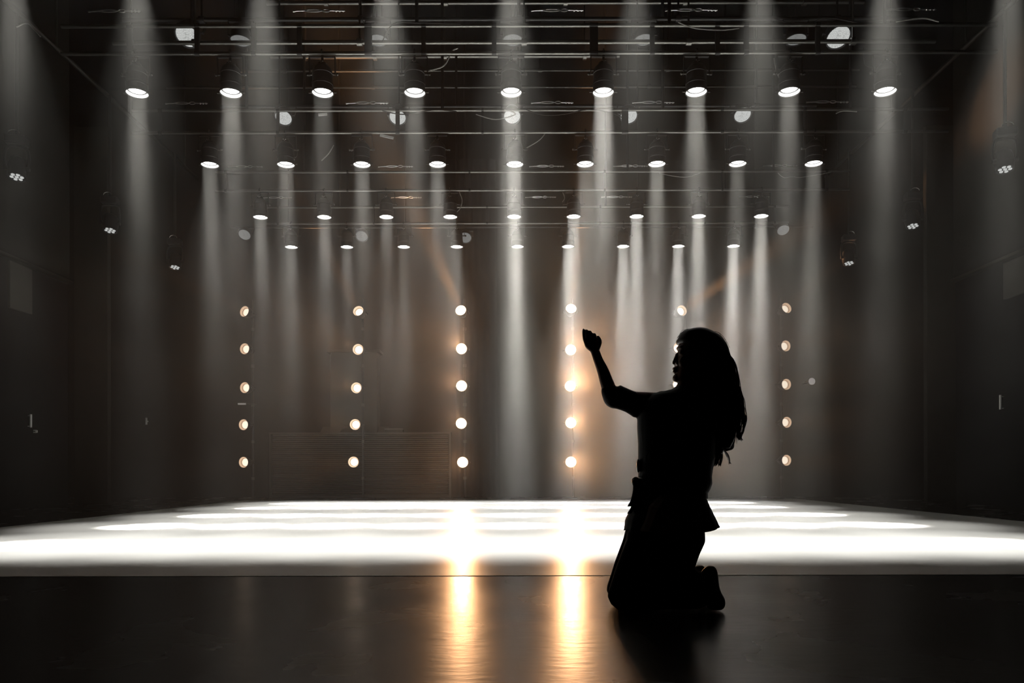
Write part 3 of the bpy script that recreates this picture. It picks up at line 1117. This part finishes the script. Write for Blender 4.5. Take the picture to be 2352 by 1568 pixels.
def remeshed(name, bm, material, parent, voxel, smooth=4, fac=0.5):
    bmesh.ops.recalc_face_normals(bm, faces=bm.faces)
    me = bpy.data.meshes.new('tmp')
    bm.to_mesh(me)
    bm.free()
    o = bpy.data.objects.new('tmp', me)
    C.objects.link(o)
    m = o.modifiers.new('r', 'REMESH')
    m.mode = 'VOXEL'
    m.voxel_size = voxel
    s = o.modifiers.new('s', 'SMOOTH')
    s.factor = fac
    s.iterations = smooth
    dg = bpy.context.evaluated_depsgraph_get()
    dg.update()
    me2 = bpy.data.meshes.new_from_object(o.evaluated_get(dg))
    bpy.data.objects.remove(o)
    bpy.data.meshes.remove(me)
    me2.name = name
    me2.materials.clear()
    me2.materials.append(material)
    for p in me2.polygons:
        p.use_smooth = True
    r = bpy.data.objects.new(name, me2)
    C.objects.link(r)
    if parent:
        r.parent = parent
        r.matrix_parent_inverse = Matrix.Translation(parent.location).inverted()
    return r


def child(name, bm, material, parent, smooth=True):
    o = obj(name, bm, material, parent, smooth)
    o.matrix_parent_inverse = Matrix.Translation(parent.location).inverted()
    return o


M_SKIN = mat('skin', (0.20, 0.105, 0.07), 0.5, spec=0.4, noise=0.06, nscale=30, bump=0.05)
M_HAIR = mat('dark_hair', (0.012, 0.008, 0.006), 0.38, spec=0.5, noise=0.3, nscale=60)
M_COAT = mat('black_jacket_cloth', (0.010, 0.010, 0.012), 0.62, spec=0.25, noise=0.2, nscale=40, bump=0.15)
M_TROU = mat('black_trouser_cloth', (0.008, 0.008, 0.009), 0.85, spec=0.15, noise=0.2, nscale=40, bump=0.15)
M_SASH = mat('black_satin_sash', (0.014, 0.014, 0.016), 0.28, spec=0.6, noise=0.1, nscale=20)
M_SHOE = mat('black_shoe', (0.010, 0.010, 0.010), 0.5, noise=0.1)

person = thing('person', (Q(1530, 0).x, PY, 0), 'person with long dark hair in black belted jacket, kneeling upright with one arm raised', 'person')

# ---- body: one continuous surface
bm = bmesh.new()
# head and neck
loft(bm, px_rings([(764, 1590, 1612, 0.015, 0), (767, 1578, 1625, 0.045, 0), (775, 1566, 1638, 0.062, 0), (788, 1560, 1646, 0.072, 0), (803, 1558, 1649, 0.076, 0),
                   (818, 1557, 1648, 0.074, 0), (832, 1556, 1642, 0.070, 0), (846, 1554, 1632, 0.064, 0), (858, 1553, 1620, 0.056, 0), (868, 1552, 1608, 0.047, 0),
                   (876, 1553, 1600, 0.036, 0), (881, 1558, 1592, 0.020, 0)]), 28)
limb(bm, [(Q(1592, 850, 0), 0.055), (Q(1586, 880, 0), 0.050), (Q(1575, 905, 0), 0.055)])
ball(bm, Q(1562, 800, 0.0), 0.018, (0.8, 2.2, 0.6))                         # brow
limb(bm, [(Q(1557, 814, 0.004), 0.008), (Q(1553, 826, 0.006), 0.010), (Q(1550.5, 833, 0.006), 0.0115)], 12)   # nose
for d in (-0.012, 0.020):
    ball(bm, Q(1554, 835, d), 0.008)
ball(bm, Q(1550, 846.5, 0.003), 0.011, (0.9, 1.9, 0.55))                    # lips
ball(bm, Q(1550, 854, 0.003), 0.011, (0.9, 1.7, 0.6))
ball(bm, Q(1554, 869, 0.003), 0.020, (0.85, 1.2, 0.9))                      # chin
for d in (-0.034, 0.036):
    ball(bm, Q(1561, 813, d), 0.0125, (0.9, 1.2, 0.8))                      # eyelids
    ball(bm, Q(1564, 835, d * 1.25), 0.022, (0.9, 1.0, 1.1))                # cheeks
for d in (-0.077, 0.077):
    ball(bm, Q(1603, 822, d), 0.030, (0.55, 0.28, 1.0))                     # ears
# torso
loft(bm, px_rings([(892, 1555, 1600, 0.050, 0.0), (903, 1520, 1612, 0.075, 0.0), (918, 1488, 1628, 0.10, 0.0), (945, 1476, 1636, 0.115, 0.0), (980, 1474, 1636, 0.115, 0.0),
                   (1020, 1475, 1632, 0.11, 0.0), (1060, 1475, 1628, 0.10, 0.0), (1100, 1474, 1626, 0.105, 0.0), (1140, 1466, 1618, 0.125, 0.0),
                   (1180, 1455, 1612, 0.135, 0.0), (1210, 1455, 1600, 0.12, 0.0)]), 28)
# raised left arm
limb(bm, [(Q(1500, 928, 0.0), 0.052), (Q(1450, 920, 0.01), 0.043), (Q(1408, 907, 0.02), 0.036), (Q(1398, 885, 0.02), 0.0315), (Q(1387, 852, 0.02), 0.0265),
          (Q(1376, 826, 0.02), 0.0215), (Q(1369, 806, 0.02), 0.0205)])
# left hand: palm
limb(bm, [(Q(1369, 808, 0.02), 0.019), (Q(1366, 797, 0.022), 0.021), (Q(1362, 786, 0.026), 0.021)])
limb(bm, [(Q(1367, 803, 0.02), 0.015), (Q(1355, 792, 0.026), 0.017), (Q(1350, 781, 0.032), 0.0145)])
limb(bm, [(Q(1370, 803, 0.02), 0.015), (Q(1372, 792, 0.018), 0.016), (Q(1370, 780, 0.022), 0.0135)])
FING = [[(1347.5, 782, 0.034), (1345, 770, 0.043), (1344.2, 758, 0.050), (1343.6, 752.5, 0.050)],
        [(1353, 780, 0.026), (1351.5, 768, 0.030), (1351, 759, 0.036), (1350.5, 755, 0.040)],
        [(1360, 779, 0.018), (1358.5, 769, 0.018), (1358, 762, 0.024), (1357.5, 758.5, 0.030)],
        [(1368, 780, 0.012), (1367, 773, 0.008), (1366.5, 768, 0.012), (1366, 766, 0.018)]]
for f in FING:
    rr = (0.0098, 0.0090, 0.0080, 0.0062)
    limb(bm, [(Q(*p), r) for p, r in zip(f, rr)], 12, 4)
limb(bm, [(Q(1373, 800, 0.006), 0.012), (Q(1377, 790, -0.006), 0.0105), (Q(1377, 783, -0.014), 0.009), (Q(1373, 776, -0.018), 0.0075)], 12, 4)   # thumb
# bent right arm, hand at the back of the head
limb(bm, [(Q(1610, 925, 0.03), 0.052), (Q(1640, 970, 0.05), 0.043), (Q(1672, 1012, 0.05), 0.036), (Q(1668, 975, 0.08), 0.031), (Q(1652, 910, 0.09), 0.026),
          (Q(1640, 868, 0.09), 0.021)])
limb(bm, [(Q(1640, 868, 0.09), 0.020), (Q(1636, 850, 0.088), 0.022), (Q(1634, 838, 0.084), 0.019)])
for k in range(4):
    limb(bm, [(Q(1626 + 6 * k, 842, 0.088), 0.0095), (Q(1623 + 6 * k, 828, 0.090), 0.0085), (Q(1620 + 6 * k, 815 + (k == 3) * 5 - (k == 1) * 3, 0.080), 0.007)], 10, 4)
limb(bm, [(Q(1642, 856, 0.085), 0.011), (Q(1650, 846, 0.080), 0.0095), (Q(1652, 835, 0.074), 0.008)], 10, 4)
# legs (knees on the floor, shins back, feet on their toes)
zf = 0.0
for dyl, sx in ((-0.085, -8), (0.085, 4)):
    def G(px, z, d=dyl):
        return Vector(((px + sx - CX) * PY / F, PY + d, z))
    limb(bm, [(G(1532, 0.43), 0.095), (G(1505, 0.30), 0.088), (G(1470, 0.17), 0.072), (G(1448, 0.085), 0.062)])
    limb(bm, [(G(1448, 0.085), 0.058), (G(1500, 0.080), 0.060), (G(1560, 0.078), 0.052), (G(1605, 0.085), 0.040), (G(1622, 0.095), 0.036)])
    limb(bm, [(G(1622, 0.125), 0.034), (G(1628, 0.085), 0.034), (G(1634, 0.05), 0.032), (G(1645, 0.028), 0.022)])
body = remeshed('body', bm, M_SKIN, person, 0.0036, 3, 0.5)

# ---- jacket with wide sleeves
bm = bmesh.new()
loft(bm, px_rings([(888, 1551, 1603, 0.058, 0), (894, 1545, 1610, 0.072, 0), (900, 1520, 1618, 0.085, 0), (908, 1490, 1628, 0.10, 0), (922, 1474, 1637, 0.115, 0), (950, 1464, 1645, 0.132, 0),
                   (985, 1464, 1645, 0.132, 0), (1020, 1466, 1643, 0.128, 0), (1060, 1466, 1640, 0.122, 0), (1080, 1466, 1636, 0.118, 0), (1096, 1466, 1634, 0.118, 0),
                   (1112, 1464, 1635, 0.124, 0), (1126, 1462, 1629, 0.130, 0), (1138, 1460, 1621, 0.136, 0), (1150, 1457, 1619, 0.142, 0)]), 36)
# left sleeve, ending in an open turned cuff
limb(bm, [(Q(1520, 932, 0.0), 0.060), (Q(1485, 934, 0.005), 0.056), (Q(1452, 923, 0.01), 0.050), (Q(1428, 914, 0.015), 0.052), (Q(1412, 908, 0.018), 0.056), (Q(1402, 898, 0.02), 0.040), (Q(1399, 888, 0.02), 0.032)])
limb(bm, [(Q(1462, 945, 0), 0.030), (Q(1440, 935, 0.01), 0.022), (Q(1416, 925, 0.015), 0.024), (Q(1398, 913, 0.02), 0.022)])
ball(bm, Q(1505, 914, 0), 0.03, (1.2, 1.5, 0.8))
ball(bm, Q(1521, 909, 0), 0.024, (1.2, 1.5, 0.9))
# right sleeve, elbow pointing back and down
limb(bm, [(Q(1598, 925, 0.0), 0.060), (Q(1625, 955, 0.03), 0.060), (Q(1655, 1000, 0.04), 0.058), (Q(1672, 1016, 0.05), 0.045), (Q(1684, 1024, 0.05), 0.022)])
limb(bm, [(Q(1672, 1016, 0.05), 0.045), (Q(1672, 990, 0.075), 0.045), (Q(1666, 955, 0.085), 0.040)])
jacket = remeshed('jacket', bm, M_COAT, person, 0.006, 3, 0.5)
# skirt of the jacket: an open flared cloth with thickness
bm = bmesh.new()
N = 64


def skirt_ring(f, off):
    vs = []
    for k in range(N):
        a = 2 * PI * k / N
        ca, sa = math.cos(a), math.sin(a)
        l = [1461, 1454, 1445, 1436, 1433][f]
        r = [1620, 1625, 1635, 1645, 1653][f]
        py = [1142, 1155, 1175, 1195, 1217][f] - (max(0, ca) ** 3 * 5 if f == 4 else 0) + (3 * math.sin(5 * a) if f == 4 else 0)
        d = [0.136, 0.150, 0.158, 0.164, 0.168][f]
        fold = 1 + 0.035 * f / 4 * math.sin(9 * a + 1)
        # the back flap narrows to a point
        if ca > 0 and f >= 2:
            d *= 1 - 0.0 * ca
        c = Q((l + r) / 2, py)
        vs.append(bm.verts.new((c.x + ((r - l) / 2 * PY / F - off) * ca * (fold if abs(ca) < .9 else 1), c.y + (d - off) * sa * fold * (1 if ca < 0 else 1 - 0.45 * ca * f / 4), c.z)))
    return vs


outer = [skirt_ring(f, 0.0) for f in range(5)]
inner = [skirt_ring(f, 0.006) for f in range(5)]
for A in (outer, inner):
    for a, b in zip(A, A[1:]):
        for k in range(N):
            bm.faces.new((a[k], a[(k + 1) % N], b[(k + 1) % N], b[k]))
for k in range(N):
    for e in (0, 4):
        bm.faces.new((outer[e][k], outer[e][(k + 1) % N], inner[e][(k + 1) % N], inner[e][k]))
child('jacket_skirt', bm, M_COAT, person)

# ---- trousers
bm = bmesh.new()
loft(bm, px_rings([(1120, 1468, 1626, 0.118, 0), (1150, 1460, 1618, 0.135, 0), (1180, 1447, 1618, 0.145, 0), (1205, 1438, 1618, 0.148, 0), (1225, 1436, 1612, 0.14, 0), (1240, 1445, 1600, 0.11, 0)]), 32)
for dyl, sx in ((-0.085, -5), (0.085, 4)):
    def G(px, z, d=dyl):
        return Vector(((px + sx - CX) * PY / F, PY + d, z))

    def H(l, r, py, hd):
        c = Q((l + r) / 2 + sx, py) + Vector((0, dyl, 0))
        return (c, Vector(((r - l) / 2 * PY / F, 0, 0)), Vector((0, hd, 0)))
    loft(bm, [H(1440, 1612, 1215, 0.09), H(1434, 1613, 1240, 0.095), H(1424, 1600, 1268, 0.095), H(1413, 1590, 1297, 0.092), H(1404, 1580, 1326, 0.088), H(1396, 1560, 1350, 0.080),
              H(1394, 1540, 1363, 0.075), H(1402, 1530, 1380, 0.07), H(1418, 1510, 1393, 0.05)], 28)
    limb(bm, [(G(1470, 0.088), 0.082), (G(1540, 0.092), 0.086), (G(1590, 0.094), 0.087), (G(1604, 0.096), 0.078)])
trous = remeshed('trousers', bm, M_TROU, person, 0.006, 4, 0.5)

# ---- shoes standing on their toes
for dyl, sx in ((-0.085, -6), (0.085, -8)):
    bm = bmesh.new()

    def S(l, r, py, hd):
        c = Q((l + r) / 2 + sx, 1394 - (1394 - py) * (1.0 if dyl < 0 else 0.90)) + Vector((0, dyl, 0))
        return (c, Vector(((r - l) / 2 * PY / F, 0, 0)), Vector((0, hd, 0)))
    loft(bm, [S(1620, 1632, 1294, 0.016), S(1612, 1638, 1299, 0.026), S(1604, 1642, 1309, 0.032), S(1600, 1643, 1320, 0.034), S(1603, 1645, 1341, 0.037), S(1608, 1649, 1354, 0.042),
              S(1612, 1656, 1364, 0.045), S(1614, 1659, 1373, 0.046), S(1616, 1658, 1384, 0.045), S(1620, 1652, 1393, 0.038)], 20)
    s = child('shoe', bm, M_SHOE, person)
    m = s.modifiers.new('sub', 'SUBSURF')
    m.levels = m.render_levels = 1

# ---- sash, knot and ribbons
bm = bmesh.new()
rg = []
for f, hd in ((0.0, 0.126), (0.12, 0.134), (0.5, 0.136), (0.88, 0.139), (1.0, 0.134)):
    o_ = 0 if f in (0.0, 1.0) else 2.5
    L_, R_ = Q(1464 - o_, 1096 + 17 * f), Q(1622 + o_, 1131 + 17 * f)
    rg.append(((L_ + R_) / 2, (R_ - L_) / 2, Vector((0, hd, 0))))
loft(bm, rg, 40)
sash = child('sash', bm, M_SASH, person)
bm = bmesh.new()
ball(bm, Q(1458, 1104, -0.02), 0.018, (1.0, 1.1, 1.0), 14)
ball(bm, Q(1454, 1108, -0.03), 0.014, (0.8, 1.4, 1.2), 14)
ball(bm, Q(1464, 1070, -0.02), 0.014, (0.6, 1.3, 2.2), 12)
k_ = child('knot', bm, M_SASH, person)
for pts, wd in (([(1458, 1108, -0.03), (1457, 1125, -0.035), (1452, 1145, -0.045), (1443, 1162, -0.05)], 0.016),
                ([(1460, 1110, -0.02), (1460, 1135, -0.02), (1452, 1160, -0.04), (1440, 1178, -0.06)], 0.012)):
    bm = bmesh.new()
    s = spline([tuple(Q(*p)) for p in pts], 6)
    rings = []
    for q in s:
        c = Vector(q)
        rings.append([bm.verts.new(c + Vector((sx * wd * 0.8, sx * wd * 0.6, 0)) + Vector((0.6, -0.8, 0)) * sy * 0.0015) for sx, sy in ((-1, -1), (1, -1), (1, 1), (-1, 1))])
    for a, b in zip(rings, rings[1:]):
        for k in range(4):
            bm.faces.new((a[k], a[(k + 1) % 4], b[(k + 1) % 4], b[k]))
    bm.faces.new(rings[0])
    bm.faces.new(rings[-1])
    child('ribbon', bm, M_SASH, person)

# ---- hair: cap and long fall, then loose strands
bm = bmesh.new()
loft(bm, px_rings([(754, 1598, 1614, 0.02, 0), (757, 1582, 1625, 0.045, 0), (763, 1568, 1638, 0.066, 0), (771, 1561, 1651, 0.080, 0), (781, 1557, 1661, 0.088, 0), (791, 1560, 1668, 0.090, 0),
                   (800, 1572, 1672, 0.090, 0.0), (815, 1577, 1676, 0.090, 0), (838, 1583, 1684, 0.088, 0), (860, 1590, 1691, 0.085, 0), (885, 1602, 1698, 0.075, 0.01), (905, 1612, 1703, 0.062, 0.015),
                   (930, 1622, 1702, 0.052, 0.02), (955, 1630, 1699, 0.045, 0.02), (985, 1638, 1696, 0.038, 0.02), (1010, 1645, 1690, 0.03, 0.02), (1030, 1652, 1680, 0.02, 0.02)]), 40)
ball(bm, Q(1563, 784, 0.02), 0.020, (0.7, 1.9, 0.8))
hair = remeshed('hair', bm, M_HAIR, person, 0.005, 3, 0.5)
bm = bmesh.new()
rnd = random.Random(3)
for k in range(260):
    # long locks lying along the fall, a few of them leaving it
    f = rnd.random()
    sidey = rnd.uniform(-1, 1)
    top = (1610 + 52 * f + rnd.uniform(-4, 4), 765 + 26 * f * f * 2, 0.075 * sidey * 0.9)
    xe = 1640 + 60 * f
    mid1 = (1632 + 52 * f, 850, 0.088 * sidey)
    mid2 = (1642 + 58 * f + rnd.uniform(-3, 3), 935, 0.05 * sidey + 0.02)
    end = (xe - 5 * f + rnd.uniform(-5, 6), rnd.uniform(965, 1045 - 25 * f), 0.03 * sidey + 0.02)
    r = 0.0016
    tube(bm, spline([tuple(Q(*p)) for p in (top, mid1, mid2, end)], 5), [r] * 15 + [r * 0.4], 4)
WISPS = [[(1696, 880), (1708, 915), (1712, 945), (1717, 962), (1712, 985)], [(1698, 900), (1706, 935), (1714, 960), (1710, 990), (1702, 1004)],
         [(1700, 905), (1703, 940), (1706, 965), (1701, 1000), (1704, 1012)], [(1694, 930), (1702, 955), (1700, 985), (1697, 1003)],
         [(1694, 870), (1704, 900), (1709, 925), (1706, 950), (1711, 975)], [(1690, 960), (1700, 980), (1703, 1000), (1700, 1010)],
         [(1655, 1025), (1654, 1048), (1648, 1062), (1642, 1071)], [(1660, 1030), (1660, 1050), (1657, 1070)], [(1664, 1030), (1672, 1045), (1677, 1058), (1678, 1066)],
         [(1650, 1030), (1648, 1052), (1640, 1068)], [(1658, 1030), (1655, 1050), (1650, 1068)], [(1645, 1020), (1646, 1045), (1638, 1060)],
         [(1620, 758), (1640, 759), (1660, 772), (1668, 786)], [(1630, 760), (1652, 765), (1668, 782), (1676, 800)], [(1560, 775), (1568, 762), (1584, 755), (1600, 752)]]
for wi in WISPS:
    for q in range(5 if wi[0][1] < 800 else 9):
        o1 = rnd.uniform(-1.6, 1.6)
        pts = [tuple(Q(a + o1 * (0.4 + 0.5 * j) + rnd.uniform(-1, 1), b + rnd.uniform(-3, 3), 0.02 + rnd.uniform(-0.02, 0.02))) for j, (a, b) in enumerate(wi)]
        s = spline(pts, 5)
        rr_ = 0.0008 if wi[0][1] < 800 else 0.0017
        tube(bm, s, [rr_] * (len(s) - 1) + [0.0004], 4)
o = obj('loose_strands', bm, M_HAIR, hair)
